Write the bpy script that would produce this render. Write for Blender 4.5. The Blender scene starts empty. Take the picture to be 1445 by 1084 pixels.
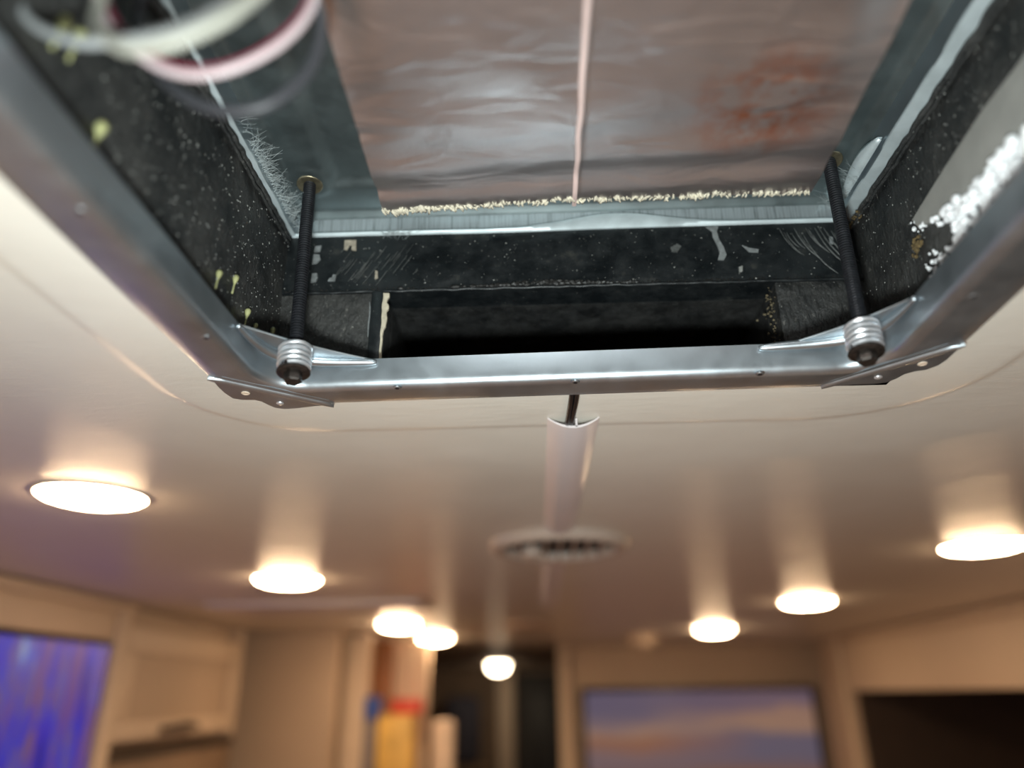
import bpy, bmesh, math, random
from mathutils import Vector, Matrix, Quaternion, noise
random.seed(11)
PI = math.pi
scene = bpy.context.scene
COL = scene.collection

# ------------------------------------------------------------------ camera
CZ = 1.935
cam_d = bpy.data.cameras.new('camera')
cam = bpy.data.objects.new('camera', cam_d)
COL.objects.link(cam)
cam_d.sensor_width = 36.0
cam_d.lens = 1040.0 / 1445.0 * 36.0
cam_d.clip_start = 0.01
cam_d.clip_end = 50
RX = Vector((0.99924907, 0.03763494, -0.00921459))
UY = Vector((0.02310507, -0.38786126, 0.92142813))
FZ = Vector((-0.03110391, 0.92094911, 0.38843956))
cam.matrix_world = Matrix(((RX.x, UY.x, -FZ.x, 0), (RX.y, UY.y, -FZ.y, 0), (RX.z, UY.z, -FZ.z, CZ), (0, 0, 0, 1)))
cam_d.dof.use_dof = True
cam_d.dof.focus_distance = 0.425
cam_d.dof.aperture_fstop = 2.2
scene.camera = cam
scene.view_settings.view_transform = 'Standard'
scene.view_settings.look = 'None'
scene.view_settings.gamma = 1
scene.view_settings.use_curve_mapping = False
scene.view_settings.exposure = 0.0

# ------------------------------------------------------------------ world and lights
w = bpy.data.worlds.new('world'); scene.world = w; w.use_nodes = True
w.node_tree.nodes['Background'].inputs[0].default_value = (0.9, 0.8, 0.7, 1)
w.node_tree.nodes['Background'].inputs[1].default_value = 0.05

def area(name, loc, target, size, power, color, shape='DISK', size_y=None):
    l = bpy.data.lights.new(name, 'AREA'); l.shape = shape; l.size = size
    if size_y: l.size_y = size_y
    l.energy = power; l.color = color
    o = bpy.data.objects.new(name, l); COL.objects.link(o)
    o.location = loc
    d = Vector(target) - Vector(loc)
    o.rotation_euler = d.to_track_quat('-Z', 'Y').to_euler()
    return o
# the photographer's work lamp, held under the opening
area('work_lamp', (-0.02, 0.02, 1.875), (0.02, 0.36, 2.14), 0.045, 2.95, (0.90, 1.0, 0.99))
# added warm fill with no fixture, standing in for unseen lamps behind the camera
area('rear_fill', (0.0, -0.7, 2.06), (0.0, -0.7, 0), 0.9, 11, (1.0, 0.68, 0.42), 'RECTANGLE', 0.9)
LAMP = 72.0

# ------------------------------------------------------------------ helpers
def tag(o, label=None, cat=None, group=None, kind=None):
    if label: o['label'] = label
    if cat: o['category'] = cat
    if group: o['group'] = group
    if kind: o['kind'] = kind
    return o

def obj(name, bm, mat, parent=None, smooth=False, angle=None):
    me = bpy.data.meshes.new(name)
    if bm.faces: bmesh.ops.recalc_face_normals(bm, faces=bm.faces[:])
    bm.to_mesh(me); bm.free()
    me.materials.append(mat)
    if smooth:
        for p in me.polygons: p.use_smooth = True
        if angle: me.set_sharp_from_angle(angle=math.radians(angle))
    o = bpy.data.objects.new(name, me); COL.objects.link(o)
    if parent: o.parent = parent; o.matrix_parent_inverse = parent.matrix_world.inverted() if parent.matrix_world != Matrix.Identity(4) else Matrix.Identity(4)
    return o

def thing(name, label, cat, loc=(0, 0, 0), group=None):
    o = bpy.data.objects.new(name, None); COL.objects.link(o)
    o.empty_display_size = 0.02
    o.matrix_world = Matrix.Translation(loc)
    o.location = loc
    return tag(o, label, cat, group)

def box(bm, x0, x1, y0, y1, z0, z1, bev=0.0, seg=2):
    r = bmesh.ops.create_cube(bm, size=1.0)
    vs = r['verts']
    for v in vs:
        v.co = Vector(((x0 + x1) / 2 + v.co.x * (x1 - x0), (y0 + y1) / 2 + v.co.y * (y1 - y0), (z0 + z1) / 2 + v.co.z * (z1 - z0)))
    if bev:
        es = list({e for v in vs for e in v.link_edges})
        bmesh.ops.bevel(bm, geom=es, offset=bev, segments=seg, affect='EDGES', profile=0.5)
    return bm
def mkbox(*a, **k): return box(bmesh.new(), *a, **k)

def lathe(bm, prof, seg=24, M=None, cap=False):
    rings = []
    for r, z in prof:
        ring = []
        for i in range(seg):
            a = 2 * PI * i / seg
            p = Vector((r * math.cos(a), r * math.sin(a), z))
            ring.append(bm.verts.new(M @ p if M else p))
        rings.append(ring)
    for a, b in zip(rings, rings[1:]):
        for i in range(seg):
            j = (i + 1) % seg
            bm.faces.new((a[i], a[j], b[j], b[i]))
    if cap:
        bm.faces.new(rings[0]); bm.faces.new(rings[-1])
    return bm

def tube(bm, pts, r, seg=8, taper=None, caps=True):
    pts = [Vector(p) for p in pts]
    n = len(pts); rings = []
    up = Vector((0, 0, 1))
    t0 = (pts[1] - pts[0]).normalized()
    nrm = t0.cross(up)
    if nrm.length < 1e-3: nrm = t0.cross(Vector((1, 0, 0)))
    nrm.normalize()
    for i, p in enumerate(pts):
        t = (pts[min(i + 1, n - 1)] - pts[max(i - 1, 0)]).normalized()
        nrm = (nrm - t * nrm.dot(t)).normalized()
        b = t.cross(nrm)
        rr = r if taper is None else r * taper(i / (n - 1))
        rings.append([bm.verts.new(p + (nrm * math.cos(2 * PI * k / seg) + b * math.sin(2 * PI * k / seg)) * rr) for k in range(seg)])
    for a, b in zip(rings, rings[1:]):
        for i in range(seg):
            j = (i + 1) % seg
            bm.faces.new((a[i], a[j], b[j], b[i]))
    if caps:
        bm.faces.new(rings[0]); bm.faces.new(rings[-1])
    return bm

def spline(pts, n=10):
    P = [Vector(p) for p in pts]; out = []
    for i in range(len(P) - 1):
        p0 = P[max(i - 1, 0)]; p1 = P[i]; p2 = P[i + 1]; p3 = P[min(i + 2, len(P) - 1)]
        for k in range(n):
            t = k / n
            out.append(0.5 * ((2 * p1) + (-p0 + p2) * t + (2 * p0 - 5 * p1 + 4 * p2 - p3) * t * t + (-p0 + 3 * p1 - 3 * p2 + p3) * t ** 3))
    out.append(P[-1])
    return out

def prism(bm, poly, z0, z1):
    a = [bm.verts.new((x, y, z0)) for x, y in poly]
    b = [bm.verts.new((x, y, z1)) for x, y in poly]
    n = len(poly)
    bm.faces.new(a); bm.faces.new(b)
    for i in range(n):
        j = (i + 1) % n
        bm.faces.new((a[i], a[j], b[j], b[i]))
    return bm

def sstep(a, b, x):
    t = max(0.0, min(1.0, (x - a) / (b - a))); return t * t * (3 - 2 * t)

def grid(bm, xs, ys, f, skip=None):
    """f(u,v) -> point"""
    vs = [[bm.verts.new(f(u, v)) for u in xs] for v in ys]
    for j in range(len(ys) - 1):
        for i in range(len(xs) - 1):
            if skip and skip((xs[i] + xs[i + 1]) / 2, (ys[j] + ys[j + 1]) / 2): continue
            bm.faces.new((vs[j][i], vs[j][i + 1], vs[j + 1][i + 1], vs[j + 1][i]))
    bmesh.ops.delete(bm, geom=[v for v in bm.verts if not v.link_faces], context='VERTS')
    return bm

def lin(a, b, n): return [a + (b - a) * i / n for i in range(n + 1)]

# ------------------------------------------------------------------ materials
class NT:
    def __init__(s, name):
        s.m = bpy.data.materials.new(name); s.m.use_nodes = True
        s.t = s.m.node_tree; s.b = s.t.nodes['Principled BSDF']
        s.tc = s.t.nodes.new('ShaderNodeTexCoord')
    def n(s, ty, **kw):
        nd = s.t.nodes.new(ty)
        for k, v in kw.items():
            if k in nd.inputs: nd.inputs[k].default_value = v
            else: setattr(nd, k, v)
        return nd
    def l(s, a, b): s.t.links.new(a, b)
    def mapping(s, scale=(1, 1, 1), rot=(0, 0, 0)):
        m = s.n('ShaderNodeMapping'); m.inputs['Scale'].default_value = scale; m.inputs['Rotation'].default_value = rot
        s.l(s.tc.outputs['Object'], m.inputs[0]); return m.outputs[0]
    def noise(s, vec, scale, detail=4, rough=0.55, dist=0):
        nd = s.n('ShaderNodeTexNoise'); nd.inputs['Scale'].default_value = scale
        nd.inputs['Detail'].default_value = detail; nd.inputs['Roughness'].default_value = rough; nd.inputs['Distortion'].default_value = dist
        s.l(vec, nd.inputs['Vector']); return nd.outputs['Fac']
    def ramp(s, fac, stops, interp='LINEAR'):
        r = s.n('ShaderNodeValToRGB'); cr = r.color_ramp; cr.interpolation = interp
        while len(cr.elements) < len(stops): cr.elements.new(0.5)
        for e, (p, c) in zip(cr.elements, stops):
            e.position = p; e.color = (c[0], c[1], c[2], 1) if not isinstance(c, (int, float)) else (c, c, c, 1)
        s.l(fac, r.inputs[0]); return r.outputs[0]
    def mix(s, fac, a, b):
        m = s.n('ShaderNodeMix', data_type='RGBA')
        if isinstance(fac, (int, float)): m.inputs[0].default_value = fac
        else: s.l(fac, m.inputs[0])
        for i, v in ((6, a), (7, b)):
            if isinstance(v, tuple): m.inputs[i].default_value = (*v, 1)
            else: s.l(v, m.inputs[i])
        return m.outputs[2]
    def bump(s, h, strength, dist, prev=None):
        b = s.n('ShaderNodeBump'); b.inputs['Strength'].default_value = strength; b.inputs['Distance'].default_value = dist
        s.l(h, b.inputs['Height'])
        if prev: s.l(prev, b.inputs['Normal'])
        return b.outputs[0]
    def set(s, **k):
        for a, v in k.items():
            inp = s.b.inputs[{'base': 'Base Color', 'rough': 'Roughness', 'metal': 'Metallic', 'normal': 'Normal', 'spec': 'Specular IOR Level',
                              'emit': 'Emission Color', 'es': 'Emission Strength', 'sheen': 'Sheen Weight', 'coat': 'Coat Weight', 'aniso': 'Anisotropic', 'alpha': 'Alpha', 'trans': 'Transmission Weight'}[a]]
            if isinstance(v, tuple): inp.default_value = (*v, 1)
            elif isinstance(v, (int, float)): inp.default_value = v
            else: s.l(v, inp)
        return s.m

def simple(name, base, rough=0.5, metal=0.0, var=0.08, scale=30, bump=0.0, bd=0.001, **k):
    t = NT(name); v = t.mapping()
    f = t.noise(v, scale, 4)
    dk = tuple(c * (1 - var) for c in base); lt = tuple(min(1, c * (1 + var)) for c in base)
    t.set(base=t.ramp(f, [(0.3, dk), (0.7, lt)]), rough=rough, metal=metal)
    if bump: t.set(normal=t.bump(t.noise(v, scale * 4, 5), bump, bd))
    return t.set(**k)

def m_ceiling():
    t = NT('ceiling_vinyl'); v = t.mapping(); vs = t.mapping((1, 3.2, 1))
    b1 = t.bump(t.noise(vs, 55, 4, 0.6, 0.6), 0.5, 0.0006)
    b2 = t.bump(t.noise(v, 900, 3, 0.6), 0.25, 0.00025, b1)
    b3 = t.bump(t.noise(v, 9, 2, 0.5), 0.5, 0.004, b2)
    c = t.ramp(t.noise(v, 25, 4), [(0.3, (0.73, 0.685, 0.605)), (0.7, (0.76, 0.715, 0.635))])
    return t.set(base=c, rough=0.35, normal=b3, spec=0.5)
def m_galv(name, base, rough, s=18, bump=0.12, aniso=0.0, metal=1.0):
    t = NT(name); v = t.mapping()
    c = t.ramp(t.noise(v, s, 5, 0.6, 0.5), [(0.25, tuple(x * 0.82 for x in base)), (0.75, tuple(min(1, x * 1.12) for x in base))])
    r = t.ramp(t.noise(v, 60, 4), [(0.3, rough * 0.85), (0.7, rough * 1.2)])
    sp = t.n('ShaderNodeVectorMath'); sp.operation = 'LENGTH'
    return t.set(base=c, rough=r, metal=metal, normal=t.bump(t.noise(v, 700, 3, 0.7), bump, 0.0002), aniso=aniso)
def m_brushed():
    t = NT('brushed_zinc'); v = t.mapping((1, 0.02, 0.02))
    f = t.noise(v, 900, 3, 0.8)
    c = t.ramp(f, [(0.36, (0.20, 0.22, 0.23)), (0.47, (0.52, 0.56, 0.58)), (0.7, (0.62, 0.66, 0.68))])
    v2 = t.mapping()
    c = t.mix(t.ramp(t.noise(v2, 22, 4), [(0.35, 0.0), (0.8, 0.5)]), c, (0.62, 0.66, 0.68))
    return t.set(base=c, rough=0.48, metal=0.75, normal=t.bump(f, 0.3, 0.0002))
def m_black(name='black_coating', base=0.017, fleck=0.8, rough=0.45, bscale=300, bs=1.0):
    t = NT(name); v = t.mapping(); vz = t.mapping((1, 1, 0.55))
    f = t.noise(vz, 380, 4, 0.8)
    patch = t.noise(v, 26, 4, 0.65)
    c0 = t.ramp(patch, [(0.35, (base * .8, base * .85, base * .88)), (0.68, (base * 3.4, base * 3.3, base * 3.1))])
    th = t.ramp(f, [(0.61, 0.0), (0.70, fleck)])
    c = t.mix(th, c0, (0.20, 0.19, 0.17))
    h = t.noise(vz, bscale, 5, 0.7)
    b = t.bump(h, bs, 0.0022)
    b = t.bump(t.noise(v, 45, 3), 0.5, 0.003, b)
    r = t.ramp(t.noise(v, 120, 4), [(0.3, rough * .7), (0.7, rough * 1.4)])
    return t.set(base=c, rough=r, normal=b)
def m_smear():
    # smoother, greasier coating of the far wall
    t = NT('smooth_black_coating'); v = t.mapping()
    patch = t.noise(v, 60, 5, 0.7)
    c0 = t.ramp(patch, [(0.40, (0.006, 0.0075, 0.0085)), (0.62, (0.012, 0.014, 0.015)), (0.78, (0.05, 0.048, 0.04))])
    f = t.noise(v, 700, 2, 0.7)
    c = t.mix(t.ramp(f, [(0.70, 0.0), (0.76, 0.7)]), c0, (0.30, 0.29, 0.26))
    b = t.bump(t.noise(v, 150, 4, 0.6), 0.5, 0.0008)
    return t.set(base=c, rough=t.ramp(patch, [(0.3, 0.28), (0.7, 0.6)]), normal=b)
def m_foil():
    t = NT('foil_facing'); v = t.mapping(); vs = t.mapping((1, 2.6, 1))
    c = t.ramp(t.noise(v, 14, 3), [(0.35, (0.58, 0.555, 0.56)), (0.7, (0.70, 0.68, 0.69))])
    # orange reflection painted into the foil colour on the right-hand half
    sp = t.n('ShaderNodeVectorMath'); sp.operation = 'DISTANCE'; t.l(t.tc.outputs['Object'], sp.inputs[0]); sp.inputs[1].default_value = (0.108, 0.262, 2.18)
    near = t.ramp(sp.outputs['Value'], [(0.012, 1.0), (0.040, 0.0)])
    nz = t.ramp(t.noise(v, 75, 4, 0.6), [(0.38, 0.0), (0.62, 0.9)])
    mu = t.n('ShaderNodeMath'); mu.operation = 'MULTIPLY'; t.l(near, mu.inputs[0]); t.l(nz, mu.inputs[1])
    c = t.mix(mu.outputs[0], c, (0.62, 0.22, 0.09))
    b = t.bump(t.noise(vs, 26, 2, 0.5, 0.8), 0.5, 0.0022)
    b = t.bump(t.noise(v, 420, 3), 0.25, 0.0004, b)
    return t.set(base=c, rough=0.42, metal=1.0, normal=b)
M = {}
M['ceiling'] = m_ceiling()
M['galv'] = m_galv('galvanised_steel', (0.46, 0.51, 0.545), 0.37, metal=0.93)
M['pan'] = m_galv('dark_zinc_sheet', (0.205, 0.245, 0.25), 0.46, 30, 0.2, metal=0.9)
M['lip'] = m_galv('bright_zinc_edge', (0.60, 0.67, 0.69), 0.5, 60, 0.3, metal=0.4)
M['brushed'] = m_brushed()
M['black'] = m_black()
M['smear'] = m_smear()
M['ductblack'] = m_black('duct_black_board', 0.008, 0.35, 0.6, 200, 0.6)
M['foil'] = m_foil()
M['seam'] = m_galv('pink_foil_tape', (0.85, 0.66, 0.62), 0.5, 40, metal=0.5)
M['torn'] = simple('torn_glass_fibre', (0.66, 0.61, 0.48), 0.9, var=0.25, scale=300, bump=0.8)
M['thread'] = simple('black_oxide_steel', (0.022, 0.023, 0.027), 0.42, 0.5, var=0.3, scale=200)
M['steel'] = m_galv('zinc_spring_wire', (0.78, 0.80, 0.83), 0.34, 80, 0.05, metal=0.75)
M['rusty'] = simple('dark_bolt_steel', (0.035, 0.028, 0.024), 0.42, 0.6, var=0.6, scale=400, bump=0.3, bd=0.0003)
M['brass'] = simple('yellow_zinc', (0.35, 0.30, 0.20), 0.4, 0.9, var=0.3, scale=300)
M['foam'] = simple('white_torn_foam', (0.90, 0.91, 0.92), 0.95, var=0.06, scale=250, bump=0.8, bd=0.001)
M['grayboard'] = simple('gray_fibre_board', (0.27, 0.265, 0.245), 0.8, var=0.10, scale=60, bump=0.2)
M['glue'] = simple('yellow_glue', (0.36, 0.36, 0.17), 0.45, var=0.2, scale=200)
M['graypaint'] = simple('gray_paint_fleck', (0.20, 0.21, 0.21), 0.6, var=0.3, scale=400)
M['tanpaint'] = simple('tan_paint_fleck', (0.36, 0.31, 0.24), 0.7, var=0.3, scale=400)
M['fleck'] = simple('pale_debris', (0.27, 0.27, 0.25), 0.7, var=0.4, scale=500)
M['crumb'] = simple('black_crumbs', (0.012, 0.011, 0.010), 0.5, var=0.5, scale=500)
M['scrape'] = simple('scraped_coating', (0.085, 0.088, 0.085), 0.5, var=0.4, scale=600)
M['hair'] = simple('glass_fibre_hair', (0.42, 0.46, 0.46), 0.5)
M['plastic'] = simple('white_plastic', (0.72, 0.66, 0.66), 0.3, var=0.02)
M['ventplastic'] = simple('cream_vent_plastic', (0.56, 0.47, 0.40), 0.4, var=0.03)
M['cable'] = simple('black_cable', (0.008, 0.008, 0.009), 0.35, var=0.2)
M['wgray'] = simple('gray_wire', (0.26, 0.27, 0.27), 0.5, var=0.1)
M['wwhite'] = simple('pinkish_white_wire', (0.50, 0.40, 0.41), 0.45, var=0.05)
M['wcream'] = simple('cream_wire', (0.32, 0.315, 0.27), 0.5, var=0.05)
M['wred'] = simple('red_wire', (0.16, 0.015, 0.035), 0.45, var=0.1)
M['wdark'] = simple('dark_wire', (0.035, 0.035, 0.04), 0.5, var=0.1)
M['cream'] = simple('cream_wall', (0.52, 0.40, 0.30), 0.7, var=0.05, scale=5)
M['creamlit'] = simple('lit_cream_trim', (0.64, 0.51, 0.39), 0.6, var=0.03, scale=5)  # brighter copy of the wall cream, lamplight put into its colour, for trim and posts
M['darkwood'] = simple('dark_brown_laminate', (0.045, 0.030, 0.022), 0.6, var=0.2, scale=8)
M['midbrown'] = simple('brown_laminate', (0.24, 0.16, 0.105), 0.6, var=0.15, scale=8)
M['floor'] = simple('brown_vinyl_floor', (0.46, 0.30, 0.25), 0.5, var=0.2, scale=6)
M['blackdoor'] = simple('black_panel', (0.006, 0.006, 0.008), 0.5)
M['charcoal'] = simple('charcoal_panel', (0.035, 0.032, 0.032), 0.6)
M['bezel'] = simple('black_bezel', (0.01, 0.009, 0.01), 0.3)
M['orangewood'] = simple('orange_brown_wood', (0.27, 0.10, 0.03), 0.5, var=0.2, scale=10)
M['blue'] = simple('blue_carton', (0.03, 0.09, 0.40), 0.5)
M['red'] = simple('red_carton', (0.62, 0.07, 0.04), 0.5)
M['yellow'] = simple('yellow_bag', (0.72, 0.46, 0.12), 0.5, var=0.25, scale=20)
M['graybox'] = simple('gray_carton', (0.24, 0.21, 0.21), 0.6)
M['paper'] = simple('paper_towel', (0.75, 0.60, 0.48), 0.9)
def emit(name, col, s):
    t = NT(name); v = t.mapping()
    c = t.ramp(t.noise(v, 4, 1), [(0.0, col), (1.0, tuple(x * .98 for x in col))])
    return t.set(base=(0.8, 0.8, 0.8), emit=c, es=s)
M['lamp'] = emit('lit_lamp_lens', (1.0, 0.68, 0.40), LAMP)
M['lampdim'] = emit('lit_far_lamp_lens', (1.0, 0.80, 0.55), 28)
M['post_glow'] = emit('dim_post_glow', (1.0, 0.72, 0.42), 1.2)
def m_tv1():
    t = NT('blue_picture'); v = t.mapping((1, 3.2, 0.75))
    f = t.noise(v, 9, 3, 0.6)
    c = t.ramp(f, [(0.30, (0.01, 0.01, 0.35)), (0.44, (0.04, 0.02, 0.75)), (0.52, (0.02, 0.05, 0.80)), (0.57, (0.22, 0.12, 0.32)), (0.63, (0.05, 0.10, 0.85)), (0.74, (0.45, 0.60, 0.80))])
    g = t.noise(t.mapping((1, 4, 1), (0.2, 0, 0)), 7, 2)
    c = t.mix(t.ramp(g, [(0.52, 0.0), (0.66, 0.75)]), c, (0.30, 0.10, 0.20))
    return t.set(base=(0.01, 0.01, 0.01), rough=0.4, emit=c, es=0.48)
def m_tv2():
    t = NT('sunset_picture'); sx = t.n('ShaderNodeSeparateXYZ'); t.l(t.tc.outputs['Object'], sx.inputs[0])
    v = t.mapping((0.5, 1, 2.2))
    z = t.n('ShaderNodeMapRange'); z.inputs[1].default_value = 1.52; z.inputs[2].default_value = 1.94; t.l(sx.outputs['Z'], z.inputs[0])
    x = t.n('ShaderNodeMapRange'); x.inputs[1].default_value = 0.15; x.inputs[2].default_value = 0.94; t.l(sx.outputs['X'], x.inputs[0])
    nz = t.noise(v, 7, 3)
    ad = t.n('ShaderNodeMath'); ad.operation = 'MULTIPLY_ADD'; t.l(nz, ad.inputs[0]); ad.inputs[1].default_value = 0.22; t.l(z.outputs[0], ad.inputs[2])
    left = t.ramp(ad.outputs[0], [(0.42, (0.30, 0.15, 0.13)), (0.60, (0.32, 0.22, 0.25)), (0.74, (0.50, 0.20, 0.10)), (0.80, (0.55, 0.32, 0.24)), (0.90, (0.22, 0.17, 0.26)), (1.0, (0.19, 0.15, 0.26))])
    right = t.ramp(ad.outputs[0], [(0.42, (0.45, 0.17, 0.03)), (0.64, (0.24, 0.20, 0.28)), (0.78, (0.26, 0.20, 0.27)), (0.84, (0.62, 0.36, 0.24)), (0.95, (0.58, 0.33, 0.24)), (1.0, (0.30, 0.20, 0.26))])
    c = t.mix(t.ramp(x.outputs[0], [(0.25, 0.0), (0.75, 1.0)]), left, right)
    return t.set(base=(0.01, 0.01, 0.01), rough=0.4, emit=c, es=0.42)
M['tv1'] = m_tv1(); M['tv2'] = m_tv2()

# ------------------------------------------------------------------ room shell
HX0, HX1, HY0, HY1 = -0.158, 0.204, 0.041, 0.403       # roof opening
def axis(lo, hi, d0, d1, step, coarse, extra):
    s = set(round(x, 5) for x in lin(d0, d1, int(round((d1 - d0) / step))))
    s |= set(round(x, 5) for x in lin(lo, d0, coarse)) | set(round(x, 5) for x in lin(d1, hi, coarse))
    s = sorted(s)
    for e in extra:
        s = [x for x in s if abs(x - e) > step * 0.45] + [e]
    return sorted(s)
def sdf_round(x, y, x0, x1, y0, y1, r):
    cx, cy = (x0 + x1) / 2, (y0 + y1) / 2
    qx = abs(x - cx) - (x1 - x0) / 2 + r; qy = abs(y - cy) - (y1 - y0) / 2 + r
    return math.hypot(max(qx, 0), max(qy, 0)) + min(max(qx, qy), 0) - r
def ceil_z(x, y):
    yy = y + 0.012 * (x - 0.02)
    d = sdf_round(x, yy, -0.214, 0.258, -0.02, 0.461, 0.085)
    z = 2.0990
    z += 0.0013 * sstep(-0.001, 0.0045, d)               # the skin steps down around the opening
    z -= 0.0012 * sstep(0.008, 0.10, d)
    z += 0.0006 * noise.noise(Vector((x * 9, y * 9, 0))) * sstep(0.0, 0.1, d)
    return z
xs = axis(-1.6, 1.6, -0.34, 0.40, 0.003, 10, [HX0, HX1])
ys = axis(-2.0, 2.95, -0.06, 0.62, 0.003, 16, [HY0, HY1])
bm = bmesh.new()
grid(bm, xs, ys, lambda u, v: Vector((u, v, ceil_z(u, v))), lambda u, v: HX0 < u < HX1 and HY0 < v < HY1)
ceil = obj('ceiling', bm, M['ceiling'], smooth=True); tag(ceil, kind='structure')
def struct(name, bm, mat): return tag(obj(name, bm, mat), kind='structure')
struct('floor', mkbox(-1.7, 1.7, -2.1, 5.3, -0.05, 0), M['floor'])
struct('wall_left', mkbox(-1.66, -1.6, -2.0, 2.95, 0, 2.13), M['cream'])
struct('wall_right', mkbox(1.6, 1.66, -2.0, 2.95, 0, 2.13), M['cream'])
struct('wall_back', mkbox(-1.6, 1.6, -2.06, -2.0, 0, 2.13), M['cream'])
# far wall with the passage opening between x=-0.42 and x=0.07
struct('wall_far', mkbox(0.075, 1.6, 2.87, 2.95, 0, 2.0975), M['cream'])
struct('wall_far_left', mkbox(-1.6, -0.43, 2.87, 2.95, 0, 2.0975), M['cream'])
struct('wall_passage_left', mkbox(-0.95, -0.90, 2.955, 5.2, 0, 2.095), M['midbrown'])
struct('wall_passage_right', mkbox(0.42, 0.47, 2.955, 5.2, 0, 2.095), M['midbrown'])
struct('wall_passage_end', mkbox(-0.89, 0.41, 5.12, 5.2, 0, 2.095), M['midbrown'])
struct('ceiling_passage', mkbox(-0.95, 0.47, 2.955, 5.2, 2.0985, 2.13), M['midbrown'])
struct('wall_front_left', mkbox(-1.6, -0.552, 2.10, 2.16, 0, 2.0975), M['cream'])

# ------------------------------------------------------------------ roof opening lining
def rough_panel(bm, f, nu, nv, amp, seed, scale=40):
    """displaced sheet: f(u,v,h) with u,v in 0..1"""
    def g(u, v):
        h = noise.noise(Vector((u * scale * .3, v * scale * .12, seed))) * amp + noise.noise(Vector((u * scale, v * scale * .4, seed + 7))) * amp * .4
        e = min(1, u * 12, (1 - u) * 12, v * 12, (1 - v) * 12)
        return f(u, v, abs(h) * max(e, 0))
    grid(bm, lin(0, 1, nu), lin(0, 1, nv), g)
    return bm
lining = thing('roof_opening_lining', 'black coated foam walls lining the square opening through the roof', 'roof lining', (0.023, 0.222, 2.103))
WT = 2.2115
bm = mkbox(HX0 - 0.02, HX0 - 0.0012, HY0 - 0.02, HY1 + 0.02, 2.1035, WT)
rough_panel(bm, lambda u, v, h: Vector((HX0 - 0.001 + h, HY0 + u * (HY1 - HY0), 2.1035 + v * (WT - 2.1035))), 120, 40, 0.0022, 1)
obj('lining_panel', bm, M['black'], lining, True, 40)
bm = mkbox(HX1 + 0.0012, HX1 + 0.02, HY0 - 0.02, HY1 + 0.02, 2.1035, WT)
rough_panel(bm, lambda u, v, h: Vector((HX1 + 0.001 - h, HY0 + u * (HY1 - HY0), 2.1035 + v * (WT - 2.1035))), 120, 40, 0.0022, 5)
obj('lining_panel', bm, M['black'], lining, True, 40)
bm = mkbox(HX0 - 0.02, HX1 + 0.02, HY0 - 0.02, HY0, 2.1035, WT)
obj('lining_panel', bm, M['black'], lining)
DX0, DX1, DZ = -0.0925, 0.1505, 2.1695
bm = mkbox(HX0 - 0.02, HX1 + 0.02, HY1, HY1 + 0.022, DZ + 0.0005, WT)
rough_panel(bm, lambda u, v, h: Vector((HX0 + u * (HX1 - HX0), HY1 - 0.0008 - h, DZ + 0.0005 + v * (WT - DZ))), 160, 24, 0.0010, 3)
obj('lining_panel', bm, M['smear'], lining, True, 40)
for x0, x1, sd in ((HX0, DX0, 8), (DX1, HX1, 9)):
    bm = mkbox(x0 - (0.02 if x0 == HX0 else 0), x1 + (0.02 if x1 == HX1 else 0), HY1 + 0.001, HY1 + 0.022, 2.1035, DZ)
    rough_panel(bm, lambda u, v, h: Vector((x0 + u * (x1 - x0), HY1 + 0.0006 - h, 2.1035 + v * (DZ - 2.1035))), 50, 40, 0.0018, sd)
    obj('lining_panel', bm, M['black'], lining, True, 40)
# raised seam of coating under the upper band of the far wall
bm = bmesh.new()
tube(bm, [(x, HY1 - 0.0008 + 0.0006 * noise.noise(Vector((x * 120, 0, 2))), DZ + 0.0006 + 0.0008 * noise.noise(Vector((x * 90, 3, 0)))) for x in lin(HX0 + 0.004, HX1 - 0.004, 160)], 0.0011, 6)
obj('coating_seam', bm, M['smear'], lining, True)
# black caulk bead in vertical corners and along the top edge of the side walls
for X, sx in ((HX0, 1), (HX1, -1)):
    bm = bmesh.new()
    tube(bm, [(X + sx * (0.0012 + 0.0012 * noise.noise(Vector((y * 130, X, 1)))), y, WT - 0.0028 + 0.0014 * noise.noise(Vector((y * 110, X, 4)))) for y in lin(HY0 + 0.005, HY1 - 0.004, 200)], 0.0016, 6)
    tube(bm, [(X + sx * (0.0012 + 0.0012 * noise.noise(Vector((y * 150, X, 11)))), y, WT - 0.0065 + 0.0016 * noise.noise(Vector((y * 90, X, 14)))) for y in lin(HY0 + 0.005, HY1 - 0.004, 200)], 0.0010, 6)
    obj('caulk_bead', bm, M['black'], lining, True)
# vertical batten beside the duct mouth
obj('corner_batten', mkbox(DX0 - 0.0085, DX0 - 0.0005, HY1 - 0.0035, HY1 + 0.004, 2.1045, DZ - 0.0005, bev=0.001), M['smear'], lining, True, 40)

# gray board showing on the right wall
gp = [(0.165, 2.176), (0.236, 2.173), (0.262, 2.1735), (0.300, 2.170), (0.335, 2.1655), (0.331, 2.158), (0.310, 2.150), (0.296, 2.147), (0.284, 2.1455), (0.262, 2.146), (0.249, 2.143), (0.22, 2.140), (0.165, 2.136)]
def yz_prism(poly, x0, x1):
    b = bmesh.new()
    a = [b.verts.new((x0, y, z)) for y, z in poly]; c = [b.verts.new((x1, y, z)) for y, z in poly]
    b.faces.new(a); b.faces.new(c)
    for i in range(len(poly)):
        j = (i + 1) % len(poly); b.faces.new((a[i], a[j], c[j], c[i]))
    return b
tag(obj('exposed_board', yz_prism(gp, HX1 - 0.0018, HX1 + 0.0011), M['grayboard'], lining), 'smooth gray board showing where coating is gone')
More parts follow.
